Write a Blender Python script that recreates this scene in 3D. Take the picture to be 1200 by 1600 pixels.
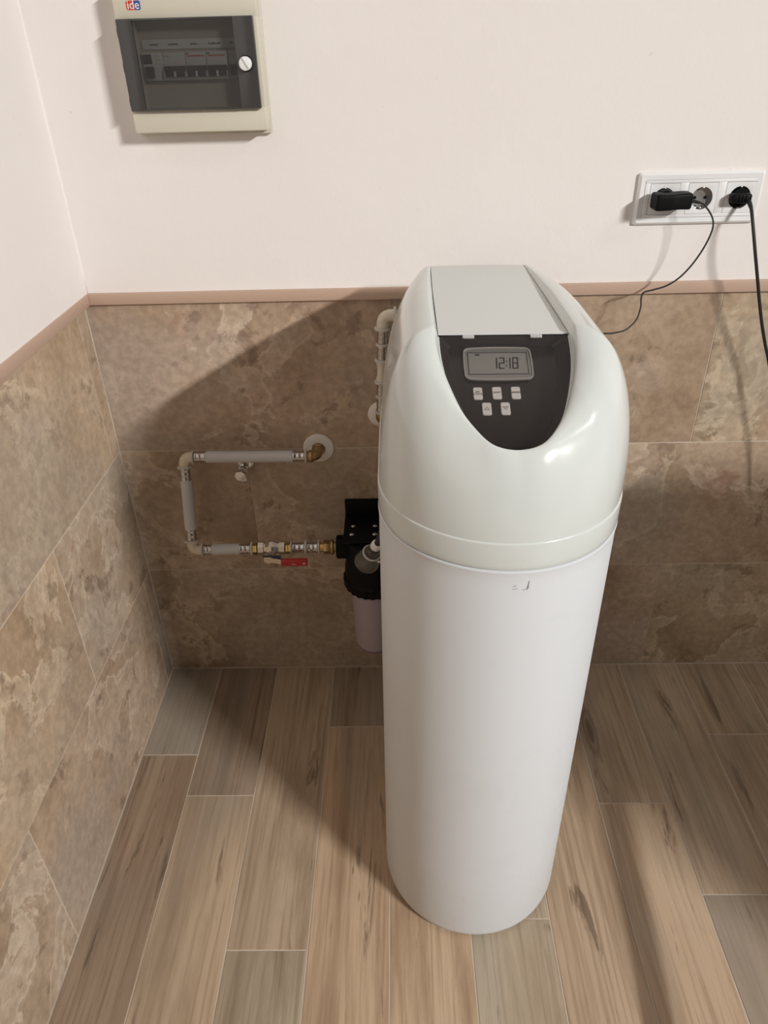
import bpy, bmesh, math, random
from mathutils import Vector, Matrix

for _o in list(bpy.data.objects):
    bpy.data.objects.remove(_o, do_unlink=True)
SC = bpy.context.scene
COL = SC.collection
random.seed(7)
PI = math.pi

# ------------------------------------------------------------------ camera
cam_d = bpy.data.cameras.new('camera')
cam = bpy.data.objects.new('camera', cam_d)
COL.objects.link(cam)
_r = Vector((0.9996738, 0.0097950, -0.0235865))
_u = Vector((0.0146436, 0.5368124, 0.8435746))
_f = Vector((-0.0209243, 0.8436448, -0.5364938))
cam.matrix_world = Matrix(((_r.x, _u.x, -_f.x, 0.62501),
                           (_r.y, _u.y, -_f.y, -1.45442),
                           (_r.z, _u.z, -_f.z, 1.42072),
                           (0, 0, 0, 1)))
cam_d.sensor_fit = 'VERTICAL'
cam_d.sensor_height = 24.0
cam_d.lens = 1144.83 / 1600 * 24.0
cam_d.clip_start = 0.01
SC.camera = cam

# ------------------------------------------------------------------ world, lamp light, exposure
LAMP = Vector((4.70, -4.50, 3.52))
W = bpy.data.worlds.new('world')
SC.world = W
W.use_nodes = True
W.node_tree.nodes['Background'].inputs[0].default_value = (0.5, 0.45, 0.4, 1)
W.node_tree.nodes['Background'].inputs[1].default_value = 0.02

# tilted floodlight: the area light sits on the front glass of the lamp built below
LAMP_AIM = Vector((.10, -.45, .60))
_n = (LAMP_AIM - LAMP).normalized()
_lx = (Vector((0, 1, 0)) - _n * _n.y).normalized()      # long side of the lamp
_ly = _n.cross(_lx).normalized()
ld = bpy.data.lights.new('floodlight_beam', 'AREA')
ld.shape = 'RECTANGLE'
ld.size = .95
ld.size_y = .12
ld.energy = 64
ld.spread = math.radians(75)
ld.color = (1.0, 0.98, 0.955)
lo = bpy.data.objects.new('floodlight_beam', ld)
_m = Matrix((_lx, (-_n).cross(_lx), -_n)).transposed()
lo.matrix_world = Matrix.Translation(LAMP) @ _m.to_4x4()
COL.objects.link(lo)

# added fill light: a weaker, unseen ceiling panel further right
PANEL = Vector((4.0, -1.9, 3.70))
l2 = bpy.data.lights.new('fill_panel_light', 'AREA')
l2.shape = 'RECTANGLE'
l2.size = l2.size_y = .58
l2.energy = 30
l2.color = (1.0, 0.97, 0.93)
l2o = bpy.data.objects.new('fill_panel_light', l2)
l2o.location = PANEL
COL.objects.link(l2o)

vs = SC.view_settings
vs.view_transform = 'Standard'
vs.look = 'None'
vs.gamma = 1.0
vs.use_curve_mapping = False
vs.exposure = 0.0

# ------------------------------------------------------------------ helpers
ORG = {}          # object -> world origin its mesh coordinates are relative to


def setp(o, label=None, cat=None, group=None, kind=None):
    if label: o['label'] = label
    if cat: o['category'] = cat
    if group: o['group'] = group
    if kind: o['kind'] = kind
    return o


def thing(name, label, cat, loc=(0, 0, 0), group=None):
    o = bpy.data.objects.new(name, None)
    COL.objects.link(o)
    o.location = loc
    o.empty_display_size = 0.05
    ORG[o] = Vector(loc)
    return setp(o, label, cat, group)


def obj(name, bm, m, parent=None, ang=35, kind=None, label=None):
    """link a bmesh given in world coordinates as ONE object"""
    bmesh.ops.recalc_face_normals(bm, faces=bm.faces[:])
    off = ORG[parent] if parent is not None else Vector((0, 0, 0))
    if off.length > 0:
        bmesh.ops.translate(bm, vec=-off, verts=bm.verts[:])
    me = bpy.data.meshes.new(name)
    bm.to_mesh(me)
    bm.free()
    for p in me.polygons:
        p.use_smooth = True
    me.set_sharp_from_angle(angle=math.radians(ang))
    me.materials.append(m)
    o = bpy.data.objects.new(name, me)
    COL.objects.link(o)
    if parent is not None:
        o.parent = parent
    ORG[o] = off
    if kind: o['kind'] = kind
    if label: o['label'] = label
    return o


def piece(name, me, loc, parent, color=None):
    o = bpy.data.objects.new(name, me)
    COL.objects.link(o)
    o.parent = parent
    o.location = Vector(loc) - ORG[parent]
    if color: o.color = (*color, 1)
    return o


def box(bm, x0, x1, y0, y1, z0, z1, bev=0.0, seg=2):
    r = bmesh.ops.create_cube(bm, size=1)
    vs_ = r['verts']
    for v in vs_:
        v.co = Vector((x0 + (v.co.x + .5) * (x1 - x0), y0 + (v.co.y + .5) * (y1 - y0), z0 + (v.co.z + .5) * (z1 - z0)))
    if bev > 0:
        es = set()
        for v in vs_:
            es.update(v.link_edges)
        bmesh.ops.bevel(bm, geom=list(es), offset=bev, segments=seg, profile=.5, affect='EDGES')
    return bm


def nb():
    return bmesh.new()


def rings(bm, rs, closed=True, cap0=False, cap1=False):
    vv = [[bm.verts.new(p) for p in r] for r in rs]
    n = len(rs[0])
    for a, b in zip(vv[:-1], vv[1:]):
        for i in range(n if closed else n - 1):
            j = (i + 1) % n
            try:
                bm.faces.new((a[i], a[j], b[j], b[i]))
            except ValueError:
                pass
    if cap0: bm.faces.new(vv[0][::-1])
    if cap1: bm.faces.new(vv[-1])
    return vv


def basis(axis):
    a = Vector(axis).normalized()
    h = Vector((0, 0, 1)) if abs(a.z) < .9 else Vector((1, 0, 0))
    u = a.cross(h).normalized()
    v = a.cross(u).normalized()
    return a, u, v


def lathe(bm, o, axis, prof, n=24, cap0=True, cap1=True, phase=0.0):
    """prof: list of (radius, distance along axis)"""
    a, u, v = basis(axis)
    o = Vector(o)
    rs = []
    for r, t in prof:
        rs.append([o + a * t + (u * math.cos(phase + 2 * PI * i / n) + v * math.sin(phase + 2 * PI * i / n)) * r for i in range(n)])
    rings(bm, rs, True, cap0, cap1)
    return bm


def hexnut(bm, o, axis, rad, t0, t1):
    return lathe(bm, o, axis, [(rad * .9, t0), (rad, t0 + (t1 - t0) * .15), (rad, t1 - (t1 - t0) * .15), (rad * .9, t1)], 6)


def cyl(bm, a, b, r, n=20, cap=True, ch=0.0):
    a, b = Vector(a), Vector(b)
    L = (b - a).length
    if ch:
        pr = [(r - ch, 0), (r, ch), (r, L - ch), (r - ch, L)]
    else:
        pr = [(r, 0), (r, L)]
    return lathe(bm, a, b - a, pr, n, cap, cap)


def catmull(pts, k=8):
    P = [Vector(p) for p in pts]
    out = []
    for i in range(len(P) - 1):
        p0 = P[max(i - 1, 0)]; p1 = P[i]; p2 = P[i + 1]; p3 = P[min(i + 2, len(P) - 1)]
        for j in range(k):
            t = j / k
            out.append(.5 * ((2 * p1) + (p2 - p0) * t + (2 * p0 - 5 * p1 + 4 * p2 - p3) * t * t + (3 * p1 - p0 - 3 * p2 + p3) * t ** 3))
    out.append(P[-1])
    return out


def tube(bm, pts, r, n=12, cap=True):
    P = [Vector(p) for p in pts]
    t = (P[1] - P[0]).normalized()
    _, u, v = basis(t)
    rs = []
    for i, p in enumerate(P):
        t2 = (P[min(i + 1, len(P) - 1)] - P[max(i - 1, 0)]).normalized()
        q = t.rotation_difference(t2)
        u = (q @ u).normalized()
        v = t2.cross(u).normalized()
        t = t2
        rad = r[i] if isinstance(r, (list, tuple)) else r
        rs.append([p + (u * math.cos(2 * PI * k / n) + v * math.sin(2 * PI * k / n)) * rad for k in range(n)])
    rings(bm, rs, True, cap, cap)
    return bm


def arc(c, r, a0, a1, n, ax1, ax2):
    c, ax1, ax2 = Vector(c), Vector(ax1), Vector(ax2)
    return [c + ax1 * r * math.cos(a0 + (a1 - a0) * i / n) + ax2 * r * math.sin(a0 + (a1 - a0) * i / n) for i in range(n + 1)]


def rrect(w, h, r, n=5):
    """outline of a rounded rectangle, centred"""
    pts = []
    for cx, cy, a in ((w / 2 - r, h / 2 - r, 0), (-w / 2 + r, h / 2 - r, PI / 2), (-w / 2 + r, -h / 2 + r, PI), (w / 2 - r, -h / 2 + r, 1.5 * PI)):
        for i in range(n + 1):
            pts.append((cx + r * math.cos(a + PI / 2 * i / n), cy + r * math.sin(a + PI / 2 * i / n)))
    return pts


def slab(bm, outline, o, U, V, N, t0, t1, ch=0.0):
    """prism of a 2D outline on the plane (o, U, V), from t0 to t1 along N, chamfered at the t1 side"""
    o, U, V, N = Vector(o), Vector(U), Vector(V), Vector(N)
    cx = sum(p[0] for p in outline) / len(outline); cy = sum(p[1] for p in outline) / len(outline)
    sx = max(p[0] for p in outline) - cx; sy = max(p[1] for p in outline) - cy
    def ring(t, sh):
        kx = (sx - sh) / sx; ky = (sy - sh) / sy
        return [o + U * (cx + (x - cx) * kx) + V * (cy + (y - cy) * ky) + N * t for x, y in outline]
    rs = [ring(t0, 0)]
    if ch:
        rs += [ring(t1 - ch * math.copysign(1, t1 - t0), 0), ring(t1, ch)]
    else:
        rs += [ring(t1, 0)]
    rings(bm, rs, True, True, True)
    return bm


def ringslab(bm, o1, o2, o, U, V, N, t0, t1):
    """flat frame between two outlines with the same point count"""
    o, U, V, N = Vector(o), Vector(U), Vector(V), Vector(N)
    f = lambda L, t: [o + U * x + V * y + N * t for x, y in L]
    rs = [f(o1, t0), f(o1, t1), f(o2, t1), f(o2, t0), f(o1, t0)]
    rings(bm, rs)
    bmesh.ops.remove_doubles(bm, verts=bm.verts[:], dist=1e-6)
    return bm


def text_bm(s, size, o, U, V, N, t=0.0003, align='CENTER', shear=0.0):
    cu = bpy.data.curves.new('txt', 'FONT')
    cu.body = s
    cu.size = size
    cu.align_x = align
    cu.align_y = 'CENTER'
    cu.shear = shear
    cu.resolution_u = 3
    ob = bpy.data.objects.new('txt', cu)
    COL.objects.link(ob)
    bpy.context.view_layer.update()
    dg = bpy.context.evaluated_depsgraph_get()
    me = bpy.data.meshes.new_from_object(ob.evaluated_get(dg))
    bpy.data.objects.remove(ob, do_unlink=True)
    bm = bmesh.new()
    bm.from_mesh(me)
    bpy.data.meshes.remove(me)
    o, U, V, N = Vector(o), Vector(U), Vector(V), Vector(N)
    ex = bmesh.ops.extrude_face_region(bm, geom=bm.faces[:])
    for e in ex['geom']:
        if isinstance(e, bmesh.types.BMVert):
            e.co.z += t
    for v in bm.verts:
        v.co = o + U * v.co.x + V * v.co.y + N * v.co.z
    return bm


# ------------------------------------------------------------------ materials
def mat(name, col, rough=.5, metal=0.0, coat=0.0, spec=.5, sub=None, emit=None, trans=0.0):
    m = bpy.data.materials.new(name)
    m.use_nodes = True
    b = m.node_tree.nodes['Principled BSDF']
    b.inputs['Base Color'].default_value = (*col, 1)
    b.inputs['Roughness'].default_value = rough
    b.inputs['Metallic'].default_value = metal
    b.inputs['Coat Weight'].default_value = coat
    b.inputs['Coat Roughness'].default_value = .06
    b.inputs['Specular IOR Level'].default_value = spec
    b.inputs['Transmission Weight'].default_value = trans
    if emit:
        b.inputs['Emission Color'].default_value = (*emit[0], 1)
        b.inputs['Emission Strength'].default_value = emit[1]
    return m


class NT:
    def __init__(s, m):
        s.m = m; s.t = m.node_tree; s.n = s.t.nodes; s.l = s.t.links
        s.b = s.n['Principled BSDF']

    def node(s, typ, **kw):
        n = s.n.new(typ)
        for k, v in kw.items():
            setattr(n, k, v)
        return n

    def link(s, a, b):
        s.l.new(a, b)

    def noise(s, vec, scale, detail=4, rough=.55, dist=0.0, lac=2.0):
        n = s.node('ShaderNodeTexNoise')
        n.inputs['Scale'].default_value = scale
        n.inputs['Detail'].default_value = detail
        n.inputs['Roughness'].default_value = rough
        n.inputs['Distortion'].default_value = dist
        n.inputs['Lacunarity'].default_value = lac
        if vec is not None: s.link(vec, n.inputs['Vector'])
        return n.outputs['Fac']

    def ramp(s, fac, stops, interp='LINEAR'):
        n = s.node('ShaderNodeValToRGB')
        n.color_ramp.interpolation = interp
        e = n.color_ramp.elements
        while len(e) < len(stops): e.new(.5)
        for q, (p, c) in zip(e, stops):
            q.position = p
            q.color = (*c, 1) if len(c) == 3 else c
        s.link(fac, n.inputs[0])
        return n.outputs['Color']

    def mix(s, fac, a, b, mode='MIX'):
        n = s.node('ShaderNodeMix', data_type='RGBA', blend_type=mode)
        for sock, v in ((n.inputs[0], fac), (n.inputs[6], a), (n.inputs[7], b)):
            if isinstance(v, (int, float)): sock.default_value = v
            elif isinstance(v, tuple): sock.default_value = (*v, 1)
            else: s.link(v, sock)
        return n.outputs[2]

    def math(s, op, a, b=None):
        n = s.node('ShaderNodeMath', operation=op)
        for i, v in enumerate((a, b)):
            if v is None: continue
            if isinstance(v, (int, float)): n.inputs[i].default_value = v
            else: s.link(v, n.inputs[i])
        return n.outputs[0]

    def coords(s, scale=(1, 1, 1), rnd=True):
        tc = s.node('ShaderNodeTexCoord')
        mp = s.node('ShaderNodeMapping')
        mp.inputs['Scale'].default_value = scale
        if rnd:
            oi = s.node('ShaderNodeObjectInfo')
            mul = s.node('ShaderNodeVectorMath', operation='SCALE')
            cmb = s.node('ShaderNodeCombineXYZ')
            s.link(oi.outputs['Random'], cmb.inputs[0])
            s.link(s.math('MULTIPLY', oi.outputs['Random'], 3.7), cmb.inputs[1])
            s.link(s.math('MULTIPLY', oi.outputs['Random'], 7.3), cmb.inputs[2])
            mul.inputs['Scale'].default_value = 17.0
            s.link(cmb.outputs[0], mul.inputs[0])
            add = s.node('ShaderNodeVectorMath', operation='ADD')
            s.link(tc.outputs['Object'], add.inputs[0])
            s.link(mul.outputs[0], add.inputs[1])
            s.link(add.outputs[0], mp.inputs['Vector'])
        else:
            s.link(tc.outputs['Object'], mp.inputs['Vector'])
        return mp.outputs['Vector']

    def bump(s, h, strength=.2, dist=.002):
        n = s.node('ShaderNodeBump')
        n.inputs['Strength'].default_value = strength
        n.inputs['Distance'].default_value = dist
        s.link(h, n.inputs['Height'])
        s.link(n.outputs[0], s.b.inputs['Normal'])

    def base(s, c):
        s.link(c, s.b.inputs['Base Color'])


def plaster_mat():
    m = mat('painted_plaster', (.80, .755, .72), .75, spec=.3)
    k = NT(m)
    v = k.coords(rnd=False)
    big = k.noise(v, 2.5, 3)
    fine = k.noise(v, 60, 4, .6)
    blot = k.noise(v, 16, 3, .55)
    c = k.ramp(big, [(.3, (.79, .742, .712)), (.7, (.81, .768, .738))])
    spot = k.ramp(k.noise(v, 42, 2, .5, 1.0), [(.0, (.6, .56, .5)), (.225, (.6, .56, .5)), (.245, (1, 1, 1))])
    c = k.mix(.35, c, spot, 'MULTIPLY')
    k.base(c)
    h = k.math('ADD', k.math('MULTIPLY', fine, .5), k.math('MULTIPLY', blot, 1.2))
    k.bump(h, .35, .0022)
    return m


def stone_mat(vert='z'):
    """beige-brown slate-look porcelain with pale torn flakes"""
    m = mat('stone_tile', (.4, .3, .22), .42, spec=.4)
    k = NT(m)
    v = k.coords()
    oi = k.node('ShaderNodeObjectInfo')
    big = k.noise(v, 4.2, 8, .60, .25)
    c = k.ramp(big, [(.30, (.270, .188, .123)), (.42, (.375, .272, .185)), (.55, (.450, .338, .240)), (.70, (.48, .385, .292))])
    # torn layers: hard contours of a noise, pale edges on the layer rims
    lay = k.noise(v, 5.2, 12, .60, .45)
    rim = k.ramp(lay, [(.0, (0, 0, 0)), (.515, (0, 0, 0)), (.530, (1, 1, 1)), (.560, (.25, .25, .25)), (.60, (0, 0, 0))])
    step = k.ramp(lay, [(.52, (0, 0, 0)), (.535, (1, 1, 1))])
    area = k.ramp(k.noise(v, 2.1, 3), [(.38, (0, 0, 0)), (.52, (1, 1, 1))])
    c = k.mix(k.math('MULTIPLY', k.math('MULTIPLY', step, area), .50), c, (.50, .395, .295))
    c = k.mix(k.math('MULTIPLY', k.math('MULTIPLY', rim, area), .75), c, (.64, .525, .40))
    dk = k.ramp(k.noise(v, 13, 10, .68, .3), [(.0, (1, 1, 1)), (.37, (1, 1, 1)), (.42, (0, 0, 0))])
    c = k.mix(k.math('MULTIPLY', dk, .60), c, (.19, .128, .088))
    red = k.ramp(k.noise(v, 4.5, 6, .6, .3), [(.64, (0, 0, 0)), (.69, (1, 1, 1))])
    c = k.mix(k.math('MULTIPLY', red, .5), c, (.36, .205, .14))
    gr = k.ramp(k.noise(v, 2.4, 4, .55, .3), [(.50, (0, 0, 0)), (.64, (1, 1, 1))])
    c = k.mix(k.math('MULTIPLY', gr, .6), c, (.385, .325, .265))
    fl = k.ramp(k.noise(v, 60, 4, .6), [(.40, (.86, .86, .86)), (.62, (1.06, 1.06, 1.06))])
    c = k.mix(1.0, c, fl, 'MULTIPLY')
    c = k.mix(1.0, c, oi.outputs['Color'], 'MULTIPLY')
    k.base(c)
    k.bump(k.math('ADD', lay, k.math('MULTIPLY', k.noise(v, 30, 4), .3)), .25, .0025)
    rr = k.ramp(lay, [(.3, (.5, .5, .5)), (.7, (.36, .36, .36))])
    k.link(rr, k.b.inputs['Roughness'])
    return m


def wood_mat():
    """wood-look porcelain plank, grain along Y"""
    m = mat('wood_look_tile', (.4, .28, .18), .45, spec=.4)
    k = NT(m)
    oi = k.node('ShaderNodeObjectInfo')
    v1 = k.coords((11, 1.1, 1))
    v2 = k.coords((120, 3.2, 1))
    v3 = k.coords((4.2, 1.0, 1))
    v4 = k.coords((9, 1.7, 1))
    g = k.noise(v1, 1.0, 8, .64, .9)
    c = k.ramp(g, [(.25, (.245, .172, .112)), (.42, (.395, .290, .198)), (.55, (.500, .382, .272)), (.75, (.545, .435, .322))])
    fine = k.noise(v2, 1.0, 5, .65, .3)
    c = k.mix(k.ramp(fine, [(.36, (.50, .50, .50)), (.52, (0, 0, 0))]), c, (.24, .158, .100))
    # dark weathered streaks
    st = k.ramp(k.noise(k.coords((24, 2.2, 1)), 1.0, 6, .62, .9), [(.0, (1, 1, 1)), (.33, (1, 1, 1)), (.38, (0, 0, 0))])
    c = k.mix(k.math('MULTIPLY', st, .65), c, (.085, .054, .034))
    # grey worn areas
    gy = k.ramp(k.noise(v3, 1.0, 3, .5, .5), [(.50, (0, 0, 0)), (.66, (1, 1, 1))])
    c = k.mix(k.math('MULTIPLY', gy, .55), c, (.35, .305, .245))
    # knots
    vo = k.node('ShaderNodeTexVoronoi')
    vo.inputs['Scale'].default_value = .75
    k.link(v4, vo.inputs['Vector'])
    kn = k.ramp(vo.outputs['Distance'], [(.0, (.9, .9, .9)), (.045, (.7, .7, .7)), (.06, (.2, .2, .2)), (.085, (.55, .55, .55)), (.12, (0, 0, 0))])
    c = k.mix(kn, c, (.14, .092, .06))
    c = k.mix(1.0, c, oi.outputs['Color'], 'MULTIPLY')
    k.base(c)
    k.bump(k.math('ADD', g, k.math('MULTIPLY', fine, .9)), .45, .0012)
    return m


def grout_mat():
    m = mat('grout', (.47, .385, .30), .85, spec=.2)
    k = NT(m)
    v = k.coords(rnd=False)
    k.base(k.ramp(k.noise(v, 9, 4), [(.3, (.46, .385, .305)), (.7, (.60, .52, .43))]))
    return m


def cabinet_mat():
    """matt white plastic with faint vertical moulding lines and scuffs"""
    m = mat('cabinet_plastic', (.74, .735, .725), .42, spec=.4)
    k = NT(m)
    v = k.coords((1, 1, 1), rnd=False)
    sm = k.ramp(k.noise(v, 7, 5, .6, 1.5), [(.28, (.615, .638, .660)), (.42, (.635, .660, .684))])
    k.base(sm)
    k.bump(k.noise(k.coords((160, 160, .6), rnd=False), 1.0, 2), .06, .0006)
    return m


def smoked_mat(name, tint, refl=1.0, rough=.04):
    m = bpy.data.materials.new(name)
    m.use_nodes = True
    t = m.node_tree; t.nodes.clear()
    out = t.nodes.new('ShaderNodeOutputMaterial')
    tr = t.nodes.new('ShaderNodeBsdfTransparent'); tr.inputs[0].default_value = (*tint, 1)
    gl = t.nodes.new('ShaderNodeBsdfGlossy'); gl.inputs['Roughness'].default_value = rough
    gl.inputs[0].default_value = (refl, refl, refl, 1)
    lw = t.nodes.new('ShaderNodeLayerWeight'); lw.inputs[0].default_value = .5
    pw = t.nodes.new('ShaderNodeMath'); pw.operation = 'POWER'; pw.inputs[1].default_value = 5.0
    t.links.new(lw.outputs['Facing'], pw.inputs[0])
    fr = t.nodes.new('ShaderNodeMath'); fr.operation = 'MULTIPLY_ADD'; fr.inputs[1].default_value = .95; fr.inputs[2].default_value = .045
    t.links.new(pw.outputs[0], fr.inputs[0])
    mx = t.nodes.new('ShaderNodeMixShader')
    t.links.new(fr.outputs[0], mx.inputs[0]); t.links.new(tr.outputs[0], mx.inputs[1]); t.links.new(gl.outputs[0], mx.inputs[2])
    t.links.new(mx.outputs[0], out.inputs[0])
    return m


def clear_mat(name, tint, haze=.12, hazecol=(.6, .6, .55)):
    m = smoked_mat(name, tint)
    t = m.node_tree
    out = [n for n in t.nodes if n.type == 'OUTPUT_MATERIAL'][0]
    src = out.inputs[0].links[0].from_socket
    d = t.nodes.new('ShaderNodeBsdfDiffuse'); d.inputs[0].default_value = (*hazecol, 1)
    mx = t.nodes.new('ShaderNodeMixShader'); mx.inputs[0].default_value = haze
    t.links.new(src, mx.inputs[1]); t.links.new(d.outputs[0], mx.inputs[2]); t.links.new(mx.outputs[0], out.inputs[0])
    return m


M_PLASTER = plaster_mat()
M_STONE = stone_mat()
M_WOOD = wood_mat()
M_GROUT = grout_mat()
M_CONC = mat('bare_concrete', (.30, .29, .275), .8)
M_TRIM = mat('edge_profile', (.52, .37, .285), .45)
M_CAB = cabinet_mat()
M_HEAD = mat('head_gloss_plastic', (.585, .617, .598), .17, coat=.3, spec=.5)
M_LID = mat('lid_satin_plastic', (.61, .63, .61), .38)
M_BOARD = mat('control_board_dark', (.016, .013, .012), .25)
M_RECESS = mat('recess_wall_dark', (.030, .026, .023), .35)
M_SMOKE = smoked_mat('smoked_window', (.88, .865, .855), .5, .03)
M_BEZEL = mat('display_bezel_silver', (.33, .33, .325), .3, .4)
M_LCD = mat('lcd_glass', (.27, .275, .255), .25)
M_INK = mat('dark_ink', (.015, .015, .017), .5)
M_BUTTON = mat('button_white', (.74, .74, .735), .4)
M_TAB = mat('hinge_tab_grey', (.42, .41, .39), .35)
M_PIPE = mat('insulated_pipe_grey', (.56, .56, .57), .45)
M_STEEL = mat('press_sleeve_steel', (.52, .51, .50), .22, 1.0)
M_RINGP = mat('fitting_ring_clear', (.55, .52, .47), .35)
M_PPSU = mat('fitting_cream', (.68, .61, .49), .4)
M_BRASS = mat('brass', (.62, .42, .15), .3, 1.0)
M_BRASSD = mat('aged_brass', (.42, .29, .13), .4, 1.0)
M_NICKEL = mat('nickel', (.66, .62, .56), .25, 1.0)
M_CHROME = mat('chrome', (.75, .75, .75), .1, 1.0)
M_ROSE = mat('rosette_white', (.74, .70, .66), .4)
M_BLACK = mat('black_plastic', (.004, .004, .0045), .5, spec=.12)
M_BLACKM = mat('black_rubber', (.012, .012, .012), .5)
M_BOWL = mat('milky_filter_bowl', (.36, .315, .345), .3, spec=.5)
M_BOWLB = mat('filter_bowl_base', (.22, .15, .19), .35)
M_RED = mat('red_vinyl', (.42, .02, .022), .4)
M_REDP = mat('red_print', (.55, .28, .26), .6)
M_NAVY = mat('navy_label', (.02, .03, .09), .4)
M_WHITE = mat('white_plastic', (.80, .80, .80), .28)
M_SOCKW = mat('socket_well', (.30, .295, .29), .22, .4)
M_BEIGE = mat('distribution_box_beige', (.60, .565, .46), .5)
M_BEIGED = mat('box_inner_panel', (.50, .46, .37), .55)
M_SMOKE2 = smoked_mat('smoked_door', (.58, .58, .575), .7, .05)
M_SMOKEF = mat('smoked_door_rim', (.052, .050, .048), .22)
M_BREAK = mat('breaker_grey', (.66, .66, .64), .45)
M_STRIP = mat('label_strip_white', (.78, .78, .76), .5)
M_LOGOR = mat('logo_red', (.55, .05, .03), .5)
M_LOGOB = mat('logo_blue', (.03, .07, .30), .5)
M_LOGOW = mat('logo_white', (.80, .79, .75), .5)
M_ORANGE = mat('breaker_red_stripe', (.60, .10, .04), .5)
M_CLEAR = clear_mat('clear_vinyl', (.80, .79, .74), .10, (.55, .52, .45))
M_CWHITE = mat('shade_cabinet_white', (.74, .72, .69), .45)
M_POLE = mat('pole_wood', (.38, .25, .14), .5)
M_SCUFF = mat('pencil_mark', (.32, .32, .31), .7)

# ------------------------------------------------------------------ the setting
XR, YF, ZC = 6.4, -6.6, 3.74
HT = 1.0 / 3


def struct(name, bm, m, ang=35):
    return setp(obj(name, bm, m, None, ang), kind='structure')


# floor: screed with grout surface, planks on top of it
bm = nb(); box(bm, -.2, XR + .2, YF - .2, .2, -.12, -.0009)
floor = struct('floor', bm, M_GROUT)

PW, PX0, PL, GAP = .15342, .13517, .90, .0026
joints = {0: -.291, 1: -.405, 2: -.741, 3: -.209, 4: -.52, 5: -.684, 6: -.93, 7: -.431, 8: -.638, 9: -.242}
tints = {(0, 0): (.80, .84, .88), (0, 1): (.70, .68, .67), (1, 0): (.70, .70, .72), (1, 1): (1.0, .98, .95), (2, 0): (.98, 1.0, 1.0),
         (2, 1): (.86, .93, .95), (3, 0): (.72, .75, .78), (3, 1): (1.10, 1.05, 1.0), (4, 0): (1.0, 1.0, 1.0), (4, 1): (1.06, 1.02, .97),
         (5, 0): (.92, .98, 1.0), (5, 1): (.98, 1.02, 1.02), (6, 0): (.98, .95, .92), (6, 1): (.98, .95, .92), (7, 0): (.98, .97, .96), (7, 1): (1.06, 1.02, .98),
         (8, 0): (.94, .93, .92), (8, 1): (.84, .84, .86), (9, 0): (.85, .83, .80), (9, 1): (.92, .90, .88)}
_plank_cache = {}


def plank_mesh(w, l):
    key = (round(w, 4), round(l, 4))
    if key not in _plank_cache:
        b = nb()
        box(b, -w / 2, w / 2, -l / 2, l / 2, -.008, 0, .0007, 1)
        me = bpy.data.meshes.new('plank')
        b.to_mesh(me); b.free()
        me.materials.append(M_WOOD)
        _plank_cache[key] = me
    return _plank_cache[key]


kk = 0
x = PX0 - PW
while x < XR:
    xa = max(x, .0015); xb = min(x + PW, XR)
    if xb - xa > .01:
        j = joints.get(kk, -random.uniform(0, PL))
        ys = [0.0 - .0015]
        y = j
        while y > ys[0] - .02: y -= PL if y > -.02 else 0; break
        y = j
        while y > YF:
            ys.append(y); y -= PL
        ys.append(YF)
        for i in range(len(ys) - 1):
            l = ys[i] - ys[i + 1] - GAP
            if l < .02: continue
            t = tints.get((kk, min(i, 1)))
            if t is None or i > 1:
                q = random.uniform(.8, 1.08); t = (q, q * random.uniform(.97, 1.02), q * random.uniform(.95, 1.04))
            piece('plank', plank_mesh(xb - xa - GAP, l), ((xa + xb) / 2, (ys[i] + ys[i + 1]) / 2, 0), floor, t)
    x += PW; kk += 1

# back wall: plaster above, tile bed below; left wall alike
bm = nb()
box(bm, -.2, XR + .2, .0009, .2, -.12, 1.005)
wall_bed_b = bm
bm2 = nb(); box(bm2, -.2, XR + .2, -.003, .2, 1.004, ZC + .1)
wall_back = struct('wall_back', bm2, M_PLASTER)
obj('grout_bed', wall_bed_b, M_GROUT, wall_back)
bm2 = nb(); box(bm2, -.2, .014, YF - .2, .1, 1.004, ZC + .1)
# slightly uneven inner corner of the plaster
wall_left = struct('wall_left', bm2, M_PLASTER)
bm = nb(); box(bm, -.2, -.0009, YF - .2, .2, -.12, 1.005)
obj('grout_bed', bm, M_GROUT, wall_left)
bm = nb()
cp = []
for i in range(60):
    z = 1.02 + (ZC - 1.02) * i / 59
    cp.append((.0125 + random.uniform(-.0008, .0008), -.0035 + random.uniform(-.0008, .0008), z))
tube(bm, cp, [.0042 + random.uniform(-.0012, .0016) for _ in cp], 8)
obj('corner_bead', bm, M_PLASTER, wall_back, 180)

TT = .0078
_tile_cache = {}


def tile_mesh(axis, w, h):
    key = (axis, round(w, 4), round(h, 4))
    if key not in _tile_cache:
        b = nb()
        if axis == 'back': box(b, -w / 2, w / 2, 0, TT, -h / 2, h / 2, .0007, 1)
        else: box(b, -TT, 0, -w / 2, w / 2, -h / 2, h / 2, .0007, 1)
        me = bpy.data.meshes.new('tile')
        b.to_mesh(me); b.free()
        me.materials.append(M_STONE)
        _tile_cache[key] = me
    return _tile_cache[key]


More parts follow.
